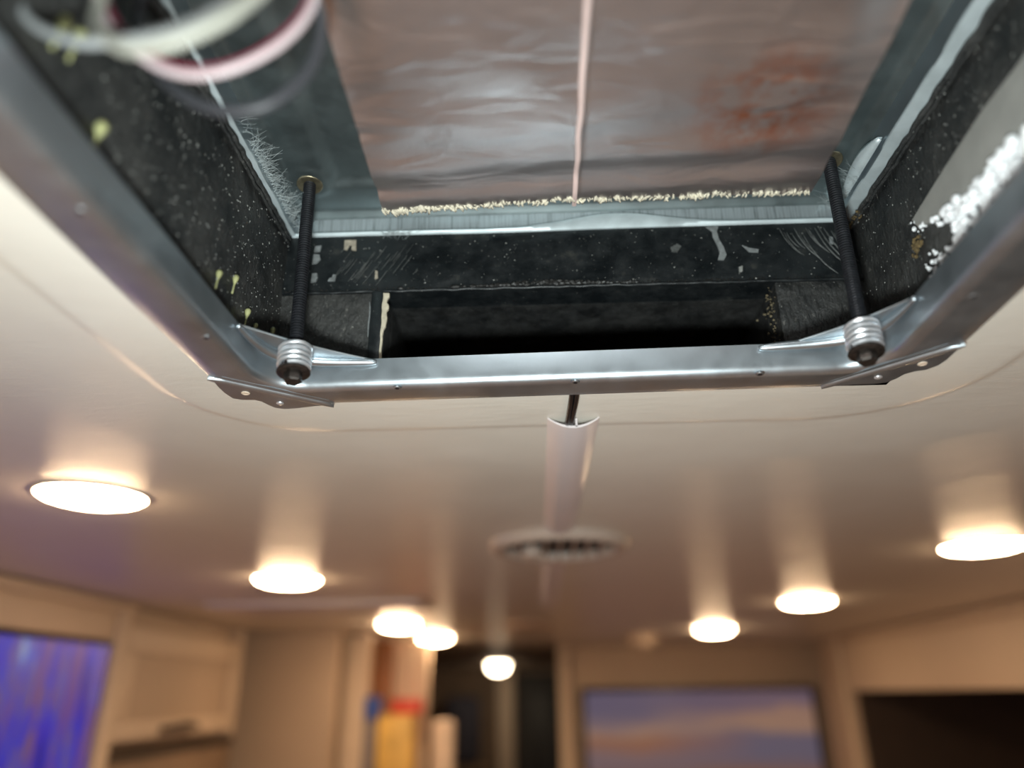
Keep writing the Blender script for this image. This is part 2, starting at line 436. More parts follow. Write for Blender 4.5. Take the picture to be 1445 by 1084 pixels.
# torn white foam below it
bm = bmesh.new()
def inpoly(y, z, P):
    c = False; j = len(P) - 1
    for i in range(len(P)):
        if (P[i][1] > z) != (P[j][1] > z) and y < (P[j][0] - P[i][0]) * (z - P[i][1]) / (P[j][1] - P[i][1]) + P[i][0]: c = not c
        j = i
    return c
fp = [(0.335, 2.166), (0.325, 2.156), (0.300, 2.1495), (0.284, 2.146), (0.262, 2.1485), (0.250, 2.145), (0.20, 2.141), (0.165, 2.138), (0.165, 2.105), (0.30, 2.112), (0.310, 2.122), (0.333, 2.128), (0.334, 2.139), (0.322, 2.139), (0.312, 2.133), (0.301, 2.1355), (0.303, 2.145), (0.315, 2.1475), (0.331, 2.155), (0.338, 2.161)]
k = 0
while k < 900:
    y = random.uniform(0.165, 0.34); z = random.uniform(2.105, 2.166)
    if not inpoly(y, z, fp): continue
    k += 1
    r = random.uniform(0.0008, 0.0030) * (0.6 if y > 0.31 else 1)
    mm = Matrix.Translation((HX1 - random.uniform(0.0008, 0.0040), y, z)) @ Matrix.Diagonal((random.uniform(.6, 1.1), random.uniform(.7, 1.3), random.uniform(.7, 1.2), 1))
    bmesh.ops.create_icosphere(bm, subdivisions=1 if r < 0.0015 else 2, radius=r, matrix=mm)
fo = obj('torn_foam', bm, M['foam'], lining, True); tag(fo, 'crumbly white foam torn open', kind='stuff')
bm = bmesh.new()
for k in range(60):
    a = random.uniform(0, 2 * PI); rr = random.uniform(0, 0.006)
    mm = Matrix.Translation((HX1 - 0.001, 0.3385 + rr * math.cos(a), 2.151 + rr * 0.9 * math.sin(a)))
    bmesh.ops.create_icosphere(bm, subdivisions=1, radius=random.uniform(0.0005, 0.0013), matrix=mm)
for k in range(50):
    y = random.uniform(0.385, 0.4015)
    bmesh.ops.create_icosphere(bm, subdivisions=1, radius=random.uniform(0.0004, 0.001), matrix=Matrix.Translation((HX1 - random.uniform(0, 0.004), y, WT - 0.003 - random.uniform(0, 0.004))))
tag(obj('brown_crumbs', bm, simple('brown_fibre', (0.11, 0.075, 0.03), 0.9, var=0.5, scale=500), lining), 'brown fibrous crumbs', kind='stuff')
# glue drips on the left wall
for y, z, s in ((0.186, 2.153, 1.1), (0.2075, 2.131, 1.1), (0.178, 2.150, 1.1), (0.3138, 2.133, .75), (0.3325, 2.1415, .8), (0.3530, 2.1325, .8), (0.3655, 2.130, .65), (0.391, 2.1405, .75)):
    bm = bmesh.new()
    L = 0.015 * s
    for i in range(1):
        pts = [(HX0 + 0.0010, y - 0.0022 * s * t, z - L * t) for t in lin(0, 1, 10)]
        tube(bm, pts, 0.0021 * s, 8, taper=lambda t: (0.55 + 0.5 * math.sin(min(t / 0.12, 1) * PI / 2)) * (1.0 if t < 0.18 else max(0.28, 1 - (t - 0.18) * 2.2)))
    obj('glue_drip', bm, M['glue'], lining, True)
# loose debris, scrapes and paint marks
bm = bmesh.new()
def flake(bm, p, n, r):
    n = Vector(n); t = n.orthogonal().normalized(); b = n.cross(t); k = random.choice((3, 4, 5)); a0 = random.uniform(0, 6)
    vs = [bm.verts.new(Vector(p) + n * 0.0004 + (t * math.cos(a0 + 2 * PI * i / k) + b * math.sin(a0 + 2 * PI * i / k)) * r * random.uniform(.5, 1.2)) for i in range(k)]
    c = bm.verts.new(Vector(p) + n * (0.0004 + r * .6))
    for i in range(k): bm.faces.new((vs[i], vs[(i + 1) % k], c))
for k in range(200):
    flake(bm, (random.uniform(HX0 + .01, HX1 - .002), HY1 - 0.0016, random.uniform(DZ + .002, WT - .002)), (0, -1, 0), random.choice((.0002, .0003, .0004, .0006)))
for k in range(60):
    x = random.choice((random.uniform(HX0, DX0 - .009), random.uniform(DX1, HX1)))
    flake(bm, (x, HY1 - 0.0008, random.uniform(2.115, DZ)), (0, -1, 0), random.choice((.0002, .0003, .0004)))
for k in range(520):
    flake(bm, (HX0 + 0.0006, random.uniform(0.2, HY1), random.uniform(2.11, WT - .004)), (1, 0, 0), random.choice((.0003, .0004, .0005, .0007)))
for k in range(420):
    flake(bm, (HX1 - 0.0006, random.uniform(0.22, HY1), random.uniform(2.11, WT - .004)), (-1, 0, 0), random.choice((.0002, .0003, .0004, .0006)))
tag(obj('pale_specks', bm, M['fleck'], lining), 'pale specks of debris', kind='stuff')
bm = bmesh.new()
for k in range(170):
    x = random.gauss(0.012, 0.028); 
    r = random.uniform(.0005, .0019)
    mm = Matrix.Translation((x, HY1 - 0.0012, DZ + 0.0022 + random.uniform(0, .003) * math.exp(-((x - 0.01) / 0.03) ** 2))) @ Matrix.Rotation(random.uniform(0, 3), 4, 'X') @ Matrix.Diagonal((1.4, .8, .8, 1))
    bmesh.ops.create_icosphere(bm, subdivisions=1, radius=r, matrix=mm)
for k in range(240):
    x = random.uniform(HX0, HX1); r = random.uniform(.0003, .0008)
    bmesh.ops.create_icosphere(bm, subdivisions=1, radius=r, matrix=Matrix.Translation((x, HY1 - 0.0012, DZ + 0.001 + random.uniform(0, .002))))
tag(obj('black_crumbs', bm, M['crumb'], lining), 'crumbled black coating on the ledge', kind='stuff')
bm = bmesh.new()
def streak(bm, pts, w):
    pts = spline(pts, 6); n = len(pts); L = []; R = []; C_ = []
    for i, p in enumerate(pts):
        t = (pts[min(i + 1, n - 1)] - pts[max(i - 1, 0)]).normalized(); s = t.cross(Vector((0, -1, 0))).normalized()
        ww = w * math.sin(PI * (0.08 + 0.84 * i / (n - 1))) * random.uniform(.5, 1)
        c = bm.verts.new(p + Vector((0, -0.0004, 0))); L.append(bm.verts.new(p + s * ww)); R.append(bm.verts.new(p - s * ww)); C_.append(c)
    for i in range(n - 1):
        bm.faces.new((L[i], L[i + 1], C_[i + 1], C_[i])); bm.faces.new((C_[i], C_[i + 1], R[i + 1], R[i]))
yq = HY1 - 0.0017
for k in range(16):       # fan of arcs at the right
    x = 0.158 + k * 0.0023 + random.uniform(-.0006, .0006); z1 = 2.2085 - random.uniform(0, .006); z0 = z1 - random.uniform(.010, .030)
    sw = 0.016 * (z1 - z0) / .028
    streak(bm, [(x, yq, z1), (x + sw * .25, yq, z1 - (z1 - z0) * .4), (x + sw * .6, yq, z1 - (z1 - z0) * .75), (x + sw, yq, z0)], random.choice((.00025, .0004, .0006)))
for k in range(34):       # slanted scratches at the left
    x = random.uniform(-0.122, -0.072); z = random.uniform(2.184, 2.205); L = random.uniform(.004, .014)
    streak(bm, [(x, yq, z), (x - L * .3, yq, z - L * .5), (x - L * .62, yq, z - L)], random.choice((.0001, .0002, .0003)))
tag(obj('scrape_marks', bm, M['scrape'], lining), 'pale scrape marks in the coating', kind='stuff')
def blot(name, pts, mat, y=None):
    yy = yq - 0.0002 if y is None else y
    b = bmesh.new(); P = [b.verts.new((x, yy, z)) for x, z in pts]; Q = [b.verts.new((x, yy + .001, z)) for x, z in pts]
    b.faces.new(P); b.faces.new(Q)
    for i in range(len(P)):
        j = (i + 1) % len(P); b.faces.new((P[i], P[j], Q[j], Q[i]))
    return obj(name, b, mat, lining)
blot('paint_drip', [(0.112, 2.2105), (0.120, 2.2107), (0.1185, 2.207), (0.1192, 2.201), (0.1215, 2.195), (0.1225, 2.189), (0.1205, 2.1855), (0.1168, 2.186), (0.1185, 2.191), (0.1175, 2.197), (0.1155, 2.203), (0.1155, 2.207)], M['graypaint'])
blot('paint_fleck', [(-0.1215, 2.2085), (-0.1215, 2.2015), (-0.1195, 2.2010), (-0.118, 2.2045), (-0.1165, 2.2050), (-0.1165, 2.2010), (-0.1135, 2.2005), (-0.1140, 2.2085)], M['tanpaint'])
blot('paint_fleck', [(-0.1405, 2.2045), (-0.1365, 2.2050), (-0.1370, 2.2005), (-0.1408, 2.2000)], M['graypaint'])
blot('paint_fleck', [(-0.1410, 2.1985), (-0.1372, 2.1980), (-0.1362, 2.1945), (-0.1385, 2.1915), (-0.1412, 2.1910)], M['graypaint'])
blot('paint_fleck', [(-0.1405, 2.1840), (-0.1375, 2.1843), (-0.1368, 2.1810), (-0.1378, 2.1780), (-0.1408, 2.1775)], M['graypaint'])
blot('paint_fleck', [(-0.1270, 2.1830), (-0.1250, 2.1825), (-0.1255, 2.1780), (-0.1300, 2.1782), (-0.1290, 2.1803), (-0.1275, 2.1805)], M['graypaint'])
blot('paint_fleck', [(-0.1000, 2.1850), (-0.0985, 2.1845), (-0.0980, 2.1795), (-0.1000, 2.1790)], M['tanpaint'])
blot('paint_fleck', [(0.1290, 2.1800), (0.1315, 2.1810), (0.1310, 2.1770), (0.1290, 2.1765)], M['fleck'])
blot('paint_fleck', [(0.1330, 2.1960), (0.1370, 2.1940), (0.1430, 2.1925), (0.1425, 2.1905), (0.1370, 2.1910)], M['graypaint'])
blot('paint_fleck', [(0.0880, 2.1960), (0.0925, 2.1985), (0.0950, 2.1965), (0.0920, 2.1925), (0.0885, 2.1930)], M['scrape'])
blot('paint_fleck', [(0.1885, 2.2010), (0.1905, 2.2000), (0.1900, 2.1950), (0.1880, 2.1960)], M['graypaint'])
# torn paper strip on the left edge of the duct mouth
bm = bmesh.new(); n = 26; A = []; B = []
for i in range(n + 1):
    t = i / n; z = DZ - 0.0025 - t * 0.055
    wd = (0.0028 if t < 0.12 else 0.0032 * max(0, 1 - (t - .12) * 2.2) + 0.0007) * random.uniform(.7, 1.25)
    x = DX0 - 0.0005 + 0.0006 * noise.noise(Vector((t * 9, 0, 0)))
    A.append((bm.verts.new((x - .0004, HY1 - .0042, z)), bm.verts.new((x + wd, HY1 - .0036, z)), bm.verts.new((x + wd, HY1 - .0020, z)), bm.verts.new((x - .0004, HY1 - .0028, z))))
for a, b in zip(A, A[1:]):
    for i in range(4): bm.faces.new((a[i], a[(i + 1) % 4], b[(i + 1) % 4], b[i]))
bm.faces.new(A[0]); bm.faces.new(A[-1])
tag(obj('torn_paper_edge', bm, simple('torn_paper', (0.50, 0.44, 0.33), 0.8, var=0.2, scale=300), lining), 'torn cream paper edge')
bm = bmesh.new()
tube(bm, spline([(DX0 - 0.0098, HY1 - .0012, 2.163), (DX0 - 0.0090, HY1 - .0016, 2.155), (DX0 - 0.0094, HY1 - .0014, 2.146), (DX0 - 0.0092, HY1 - .0012, 2.138)], 5), 0.0006, 6, taper=lambda t: math.sin(PI * (.1 + .8 * t)))
obj('glue_run', bm, M['graypaint'], lining, True)

# air duct running forward inside the roof
duct = thing('supply_duct', 'dark rectangular air duct mouth in far wall of the roof opening', 'air duct', (0.029, 0.426, 2.104))
Y1 = 2.2
obj('duct_top', mkbox(DX0 - 0.01, DX1 + 0.01, HY1 + 0.0225, Y1, DZ + 0.0005, DZ + 0.01), M['ductblack'], duct)
obj('duct_bottom', mkbox(DX0 - 0.01, DX1 + 0.01, HY1 + 0.0225, Y1, 2.1032, 2.108), M['ductblack'], duct)
obj('duct_side', mkbox(DX0 - 0.01, DX0, HY1 + 0.0225, Y1, 2.108, DZ), M['ductblack'], duct)
obj('duct_side', mkbox(DX1, DX1 + 0.01, HY1 + 0.0225, Y1, 2.108, DZ), M['ductblack'], duct)
obj('duct_end', mkbox(DX0, DX1, Y1 - 0.02, Y1, 2.108, DZ), M['ductblack'], duct)
bm = bmesh.new()
for k in range(110):
    z = random.uniform(2.112, DZ); x = DX1 - abs(random.gauss(0, .0035)); 
    bmesh.ops.create_icosphere(bm, subdivisions=1, radius=random.uniform(.0003, .001), matrix=Matrix.Translation((x + .001, HY1 + 0.004 + random.uniform(0, .012), z)))
tag(obj('duct_edge_crumbs', bm, simple('tan_fibre', (0.12, 0.095, 0.055), 0.9, var=0.5, scale=500), duct), 'tan crumbs on the duct edge', kind='stuff')

# ------------------------------------------------------------------ air conditioner base pan
pan = thing('base_pan', 'dark galvanised base pan over the opening with bright rolled edge', 'metal pan', (0.02, 0.222, 2.2125))
PX0, PX1, PY0, PY1, PZ = -0.1535, 0.1955, 0.046, 0.4035, 2.2305
def pan_z(x, y):
    d = min(x - PX0, PX1 - x, PY1 - y, y - PY0)
    z = PZ - 0.0045 * (1 - sstep(0.0, 0.006, d)) + 0.0030 * sstep(0.026, 0.036, d)
    for cx, cy in ((-0.1372, 0.3696), (0.1794, 0.3626)):
        rr = math.hypot(x - cx, y - cy); z -= 0.0014 * (1 - sstep(0.010, 0.016, rr))
    return z + 0.0004 * noise.noise(Vector((x * 14, y * 14, 1)))
bm = bmesh.new()
grid(bm, lin(PX0, PX1, 170), lin(PY0, PY1, 170), lambda u, v: Vector((u, v, pan_z(u, v))))
obj('pan_sheet', bm, M['pan'], pan, True)
# upstand walls
def ribbon(bm, A, B, th=None):
    va = [bm.verts.new(p) for p in A]; vb = [bm.verts.new(p) for p in B]
    for i in range(len(A) - 1): bm.faces.new((va[i], va[i + 1], vb[i + 1], vb[i]))
zt = PZ - 0.0044
bm = bmesh.new()
ribbon(bm, [(x, PY1 + .0004 + .0006 * math.sin(x * 30), 2.2128) for x in lin(PX0 - .001, PX1 + .001, 60)], [(x, PY1 - 0.0005, zt) for x in lin(PX0 - .001, PX1 + .001, 60)])
obj('pan_upstand', bm, M['brushed'], pan, True)
for X, sg in ((PX0, -1), (PX1, 1)):
    bm = bmesh.new()
    ribbon(bm, [(X + sg * 0.0006, y, 2.2128) for y in lin(PY0, PY1, 40)], [(X, y, zt) for y in lin(PY0, PY1, 40)])
    obj('pan_upstand', bm, M['galv'], pan, True)
bm = bmesh.new(); ribbon(bm, [(PX0, PY0, 2.2128), (PX1, PY0, 2.2128)], [(PX0, PY0, zt), (PX1, PY0, zt)])
obj('pan_upstand', bm, M['galv'], pan)
# rolled lip: solid strips with thickness
def lip_far():
    b = bmesh.new(); rows = []
    for x in lin(HX0 - 0.002, HX1 + 0.002, 110):
        g = math.exp(-((x - 0.055) / 0.040) ** 2); h = 0.0034 + 0.0068 * g + 0.0003 * noise.noise(Vector((x * 80, 0, 0)))
        sag = 0.0007 * math.exp(-((x + 0.02) / 0.05) ** 2)
        y = HY1 - 0.0010; z = 2.2118 - sag
        rows.append([b.verts.new(p) for p in ((x, y + .001, z), (x, y - .0008, z + .0004), (x, y - .0018 - .0012 * g, z + h * .55), (x, y - .0008 - .002 * g, z + h), (x, y + .0006, z + h), (x, y + .0018, z + h * .5))])
    for a, c in zip(rows, rows[1:]):
        for i in range(6): b.faces.new((a[i], a[(i + 1) % 6], c[(i + 1) % 6], c[i]))
    b.faces.new(rows[0]); b.faces.new(rows[-1]); return b
obj('pan_lip', lip_far(), M['lip'], pan, True, 50)
def lip_side(X, inn, wd):
    b = bmesh.new(); rows = []
    for y in lin(HY0, HY1 - .001, 110):
        wv = 0.0006 * noise.noise(Vector((y * 45, X, 0)))
        w2 = wd + wv
        rows.append([b.verts.new(p) for p in ((X, y, 2.2122), (X + inn * w2, y, 2.2127 + wv * .5), (X + inn * w2, y, 2.2140 + wv), (X, y, 2.2138))])
    for a, c in zip(rows, rows[1:]):
        for i in range(4): b.faces.new((a[i], a[(i + 1) % 4], c[(i + 1) % 4], c[i]))
    b.faces.new(rows[0]); b.faces.new(rows[-1]); return b
obj('pan_lip', lip_side(HX0 - .001, 1, 0.0048), M['lip'], pan, True, 50)
obj('pan_lip', lip_side(HX1 + .001, -1, 0.0090), M['lip'], pan, True, 50)
# bent tab at the right corner
bm = bmesh.new(); rows = []
for t in lin(0, 1, 14):
    y = 0.330 + 0.052 * t
    w_ = 0.008 * math.sin(PI * min(1, t * 1.0) * .93 + .1) 
    rows.append([bm.verts.new(p) for p in ((HX1 - .0100, y, 2.2150), (HX1 - .0118 - w_ * .35, y, 2.2165 + w_ * .5), (HX1 - .0112 - w_ * .1, y, 2.2165 + w_ * 1.15), (HX1 - .0088, y, 2.2175))])
for a, b in zip(rows, rows[1:]):
    for i in range(3): bm.faces.new((a[i], a[i + 1], b[i + 1], b[i]))
tb = obj('bent_tab', bm, M['lip'], pan, True); md = tb.modifiers.new('s', 'SOLIDIFY'); md.thickness = 0.0006
tag(tb, 'bent metal tab curling off the edge')

# foil faced insulation board in front of the pan
board = thing('insulation_board', 'foil faced insulation board hanging under the base pan with frayed edge', 'insulation', (0.03, 0.045, 2.178))
def edge_y(x): return 0.3275 + 0.005 * (1 - sstep(-0.08, 0.0, x)) + 0.0022 * noise.noise(Vector((x * 95, 1, 0))) + 0.0012 * noise.noise(Vector((x * 260, 5, 0)))
def foil_z(u, v, x, y):
    z = 2.1790
    z += 0.0050 * math.exp(-((x + 0.0785) / 0.013) ** 2) * sstep(0.30, 0.18, y)  # curled-up side edges
    z += 0.0040 * math.exp(-((x - 0.146) / 0.013) ** 2) * sstep(0.28, 0.18, y)
    z += 0.0008 * math.sin(y * 230 + x * 14) * sstep(0.25, 0.32, y) + 0.0014 * noise.noise(Vector((x * 18, y * 34, 3)))
    for yc, xl in ((0.3145, -0.083), (0.2725, -0.083)):
        z += 0.0016 * math.exp(-((y - yc) / 0.003) ** 2) * math.exp(-max(0, x - xl) / 0.018)
    z -= 0.0008 * math.exp(-((x - 0.0235) / 0.0015) ** 2)
    return z
FX0, FX1 = -0.0805, 0.1490
def foil_pt(u, v, dz=0):
    x = FX0 + u * (FX1 - FX0); y = 0.0415 + v * (edge_y(x) - 0.0415)
    return Vector((x, y, foil_z(u, v, x, y) + dz))
bm = bmesh.new()
us = lin(0, 1, 130); vs_ = lin(0, 1, 130)
grid(bm, us, vs_, foil_pt)
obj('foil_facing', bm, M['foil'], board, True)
bm = bmesh.new()
grid(bm, lin(0.002, 0.998, 40), lin(0, 0.992, 40), lambda u, v: foil_pt(u, v, 0.0008))
ex = bmesh.ops.extrude_face_region(bm, geom=bm.faces[:])
for v in [g for g in ex['geom'] if isinstance(g, bmesh.types.BMVert)]: v.co.z = v.co.z + 0.010
obj('fibre_core', bm, M['torn'], board, True)
bm = bmesh.new()
for k in range(1500):
    x = random.uniform(FX0 + 0.0005, FX1 - 0.0005); y = edge_y(x)
    big = 1.0 + 0.9 * max(0, noise.noise(Vector((x * 60, 9, 0)))) + 0.5 * (1 - sstep(-0.08, 0.0, x))
    r = random.uniform(.0004, .0012) * big
    mm = Matrix.Translation((x, y - 0.0006 + random.uniform(-.0012, .0012) * big, foil_z(0, 1, x, y) - 0.0002 + random.uniform(-.0008, .004))) @ Matrix.Rotation(random.uniform(-.7, .7), 4, 'Z') @ Matrix.Diagonal((.5, 2.2, .6, 1))
    bmesh.ops.create_icosphere(bm, subdivisions=1, radius=r, matrix=mm)
tag(obj('frayed_edge', bm, M['torn'], board, True), 'frayed cream glass fibre edge', kind='stuff')
bm = bmesh.new()
grid(bm, [0.0222, 0.0228, 0.0238, 0.0246], lin(0.05, 0.332, 90), lambda u, v: Vector((u + 0.0006 * noise.noise(Vector((0, v * 60, 0))), v, foil_z(0, 0, u, v) - 0.0005)))
tag(obj('tape_seam', bm, M['seam'], board, True), 'narrow pinkish seam down the middle')

# loose glass fibre hairs along the pan edge
bm = bmesh.new()
def hair(bm, p, d, L, curl, r=0.00013):
    d = Vector(d).normalized(); s = d.cross(Vector((random.uniform(-1, 1), random.uniform(-1, 1), random.uniform(-1, 1)))).normalized()
    pts = [Vector(p) + d * L * t + s * curl * L * t * t for t in lin(0, 1, 7)]
    tube(bm, pts, r, 3, taper=lambda t: 1 - .6 * t, caps=False)
for k in range(260):
    y = random.choice((random.gauss(0.372, 0.017), random.gauss(0.335, 0.012), random.uniform(0.30, 0.40)))
    y = min(y, 0.4005)
    hair(bm, (-0.1538, y, random.uniform(2.2145, 2.219)), (random.uniform(.4, 1.3), random.uniform(-.9, .5), random.uniform(-.6, .7)), random.uniform(.003, .014), random.uniform(-.8, .8), 0.0001)
for k in range(60):
    x = random.gauss(-0.088, 0.006)
    hair(bm, (x, HY1 - .003, 2.212), (random.uniform(-1, 1), -.4, random.uniform(-1, .3)), random.uniform(.003, .008), random.uniform(-.9, .9), .0001)
for k in range(90):
    y = random.uniform(0.36, 0.4005)
    hair(bm, (0.1945, y, random.uniform(2.2145, 2.224)), (random.uniform(-1.3, -.3), random.uniform(-.8, .5), random.uniform(-.5, .5)), random.uniform(.004, .018), random.uniform(-.9, .9), .0001)
tag(obj('glass_fibre_hair', bm, M['hair'], pan), 'wispy pale glass fibre hairs stuck along the edge', kind='stuff')

# ------------------------------------------------------------------ mounting frame
frame = thing('ceiling_bracket', 'square galvanised steel mounting bracket screwed around the ceiling opening', 'metal bracket', (0.018, 0.222, 2.098))
WX0, WX1, WY0, WY1, WR = -0.151, 0.1835, 0.066, 0.3735, 0.024
def shear(x, y):
    yy = y - 0.030 * (x - 0.018)
    xx = x + (0.045 * (y - 0.30) if x > 0.08 else 0) * sstep(0.08, 0.17, x)
    return xx, yy
def path(n=10):
    out = []
    for cx, cy, a0 in ((WX1 - WR, WY1 - WR, 0), (WX0 + WR, WY1 - WR, 90), (WX0 + WR, WY0 + WR, 180), (WX1 - WR, WY0 + WR, 270)):
        for i in range(n + 1):
            a = math.radians(a0 + 90 * i / n); out.append((cx, cy, math.cos(a), math.sin(a)))
    return out
FZb = 2.0940
prof = [(0.0250, FZb + .0022), (0.0250, FZb + .0012), (0.0235, FZb + .0004), (0.0180, FZb), (0.0062, FZb)]
for i in range(1, 7):
    a = math.radians(90 * i / 6); prof.append((0.0062 - 0.0056 * math.sin(a), FZb + 0.0056 - 0.0056 * math.cos(a)))
prof += [(0.0002, 2.104), (0.0, 2.1115), (0.0009, 2.1118), (0.0012, 2.105), (0.0018, FZb + .006), (0.0066, FZb + .0012), (0.018, FZb + .0011)]
def sweep(prof, Pth):
    b = bmesh.new(); rings = []
    n0 = len(Pth)
    for cx, cy, nx, ny in Pth:
        ring = []
        for o, z in prof:
            sc = 1 + 0.18 * max(0, nx) - 0.04 * max(0, ny)
            x = cx + nx * (WR + o * sc); y = cy + ny * (WR + o * sc)
            x, y = shear(x, y)
            ring.append(b.verts.new((x, y, z)))
        rings.append(ring)
    for i in range(n0):
        a = rings[i]; c = rings[(i + 1) % n0]
        for j in range(len(prof)):
            k = (j + 1) % len(prof); b.faces.new((a[j], c[j], c[k], a[k]))
    return b
obj('frame_channel', sweep(prof, path()), M['galv'], frame, True, 60)
def arc(cx, cy, a0, a1, r, n=8): return [(cx + r * math.cos(math.radians(a0 + (a1 - a0) * i / n)), cy + r * math.sin(math.radians(a0 + (a1 - a0) * i / n))) for i in range(n + 1)]
def gusset(side, far):
    """flat triangular corner plate seated on top of the channel"""
    X = WX0 if side < 0 else WX1; Yc = WY1 if far else WY0
    sx = 1 if side < 0 else -1; sy = -1 if far else 1
    lx = 0.061 if side < 0 else 0.049; ly = 0.050 if side < 0 else 0.050
    pts = []
    P0 = Vector((X, Yc + sy * ly)); P1 = Vector((X + sx * lx, Yc))
    # rounded outer corner
    cx, cy = X + sx * WR, Yc + sy * WR
    ang0 = math.atan2(0, -sx); out = []
    for i in range(9):
        t = i / 8 * PI / 2
        out.append((cx - sx * WR * math.cos(t), cy - sy * WR * math.sin(t)))
    # diagonal with eased ends
    diag = []
    for i in range(13):
        t = i / 12; p = P1.lerp(P0, t); nrm = Vector((-sx, -sy)).normalized()
        p = p + nrm * (0.0028 * math.sin(PI * t))
        diag.append((p.x, p.y))
    poly = [(P0.x - sx * 0.0006, P0.y)] + [(a, b) for a, b in out] + [(P1.x, P1.y - sy * 0.0006)] + diag
    poly = [shear(*p) for p in poly]
    b = prism(bmesh.new(), poly, 2.1098, 2.1107)
    dd = [shear(*p) for p in diag]
    tube(b, [(x, y, 2.1103) for x, y in dd], 0.0006, 6)
    return b
for s_ in (-1, 1):
    for f_ in (True, False):
        obj('corner_gusset', gusset(s_, f_), M['galv'], frame, True, 35)
# stamped beads that run from the channel into the corners
for s_ in (-1, 1):
    X = WX0 if s_ < 0 else WX1; sx = -s_
    pts = [(X + sx * .0015, WY1 - 0.052), (X + sx * .003, WY1 - 0.036), (X + sx * .008, WY1 - 0.020), (X + sx * .018, WY1 - 0.010), (X + sx * .034, WY1 - 0.005), (X + sx * .056, WY1 - 0.0022), (X + sx * .062, WY1 - .0012)]
    b = bmesh.new(); pp = [shear(*p) for p in pts]
    tube(b, spline([(x, y, 2.1085) for x, y in pp], 6), 0.0034, 8, taper=lambda t: 0.35 + 0.65 * math.sin(PI * t))
    obj('stamped_bead', b, M['galv'], frame, True)
# corner ears with lobed outline, stamped rib and holes
earL = [(-0.1748, 0.3600), (-0.1757, 0.372), (-0.1757, 0.3799), (-0.1742, 0.3885), (-0.1700, 0.3910), (-0.1669, 0.3914), (-0.1625, 0.3917), (-0.1595, 0.3945), (-0.1577, 0.3995), (-0.1550, 0.4050), (-0.1500, 0.4072), (-0.1430, 0.4065), (-0.1309, 0.4036), (-0.1201, 0.4020), (-0.1201, 0.395), (-0.168, 0.3575)]
earR = [(0.1640, 0.3908), (0.1778, 0.3890), (0.1900, 0.3888), (0.1965, 0.3870), (0.1995, 0.3820), (0.2012, 0.3760), (0.2050, 0.3722), (0.2105, 0.3702), (0.2140, 0.3650), (0.2150, 0.3580), (0.2143, 0.3460), (0.2133, 0.3400), (0.206, 0.338), (0.1640, 0.3835)]
for P in (earL, earR):
    b = prism(bmesh.new(), P, FZb - .0001, FZb + .0009)
    obj('corner_ear', b, M['galv'], frame)
for a, c in (((-0.1765, 0.3590), (-0.1195, 0.4035)), ((0.1620, 0.3918), (0.2150, 0.3395))):
    b = bmesh.new(); a = Vector((*a, FZb + .0008)); c = Vector((*c, FZb + .0008)); d = (c - a).normalized(); s = d.cross(Vector((0, 0, 1)))
    rows = []
    for t in lin(0, 1, 16):
        e = math.sqrt(max(0.0, 1 - (2 * t - 1) ** 16)) * .0030 + .0003
        p = a.lerp(c, t)
        rows.append([b.verts.new(p + s * e * k + Vector((0, 0, zz))) for k, zz in ((-1, 0.0008), (-.75, -.0014), (-.3, -.0021), (.3, -.0021), (.75, -.0014), (1, .0008))])
    for r0, r1 in zip(rows, rows[1:]):
        for i in range(6): b.faces.new((r0[i], r0[(i + 1) % 6], r1[(i + 1) % 6], r1[i]))
    b.faces.new(rows[0]); b.faces.new(rows[-1])
    obj('stamped_rib', b, M['galv'], frame, True, 50)
for x, y, z in ((-0.0772, 0.3790, FZb), (0.0224, 0.3767, FZb), (0.1221, 0.3712, FZb), (-0.1592, 0.2107, FZb), (-0.1570, 0.3112, FZb), (0.1930, 0.2904, FZb)):
    b = bmesh.new()
    lathe(b, [(0.0004, -.0002), (0.0013, -.0002), (0.0017, -.0004), (0.0021, -.0003), (0.0025, 0.0003)], 14, Matrix.Translation((x, y, z)))
    obj('screw_hole', b, M['galv'], frame, True)
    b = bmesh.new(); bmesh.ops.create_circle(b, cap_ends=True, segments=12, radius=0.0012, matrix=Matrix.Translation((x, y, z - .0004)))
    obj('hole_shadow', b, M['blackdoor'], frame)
for x, y in ((-0.1640, 0.3810), (0.2045, 0.3620)):
    b = bmesh.new(); lathe(b, [(0.0001, .0001), (0.0016, .0001), (0.0019, -.0003), (0.0024, .0000), (.0024, .0006)], 14, Matrix.Translation((x, y, FZb - .0004)))
    tag(obj('ear_hole', b, M['creamlit'], frame, True), 'small hole showing cream ceiling')
for x, y in ((-0.1497, 0.3975), (0.1885, 0.3790)):
    sc = thing('mounting_screw', 'shiny pan head screw through %s corner ear of the mounting frame' % ('left' if x < 0 else 'right'), 'screw', (x, y, FZb), 'screws in the frame ears')
    b = bmesh.new(); lathe(b, [(0.0001, -.0012), (0.0012, -.0011), (0.0021, -.0005), (0.0023, .0006), (.0023, .0013)], 14, Matrix.Translation((x, y, FZb)))
    obj('screw_head', b, M['steel'], sc, True)
    b = bmesh.new(); lathe(b, [(0.0011, .0013), (0.0011, .006)], 8, Matrix.Translation((x, y, FZb)), cap=True)
    obj('screw_shank', b, M['steel'], sc, True)

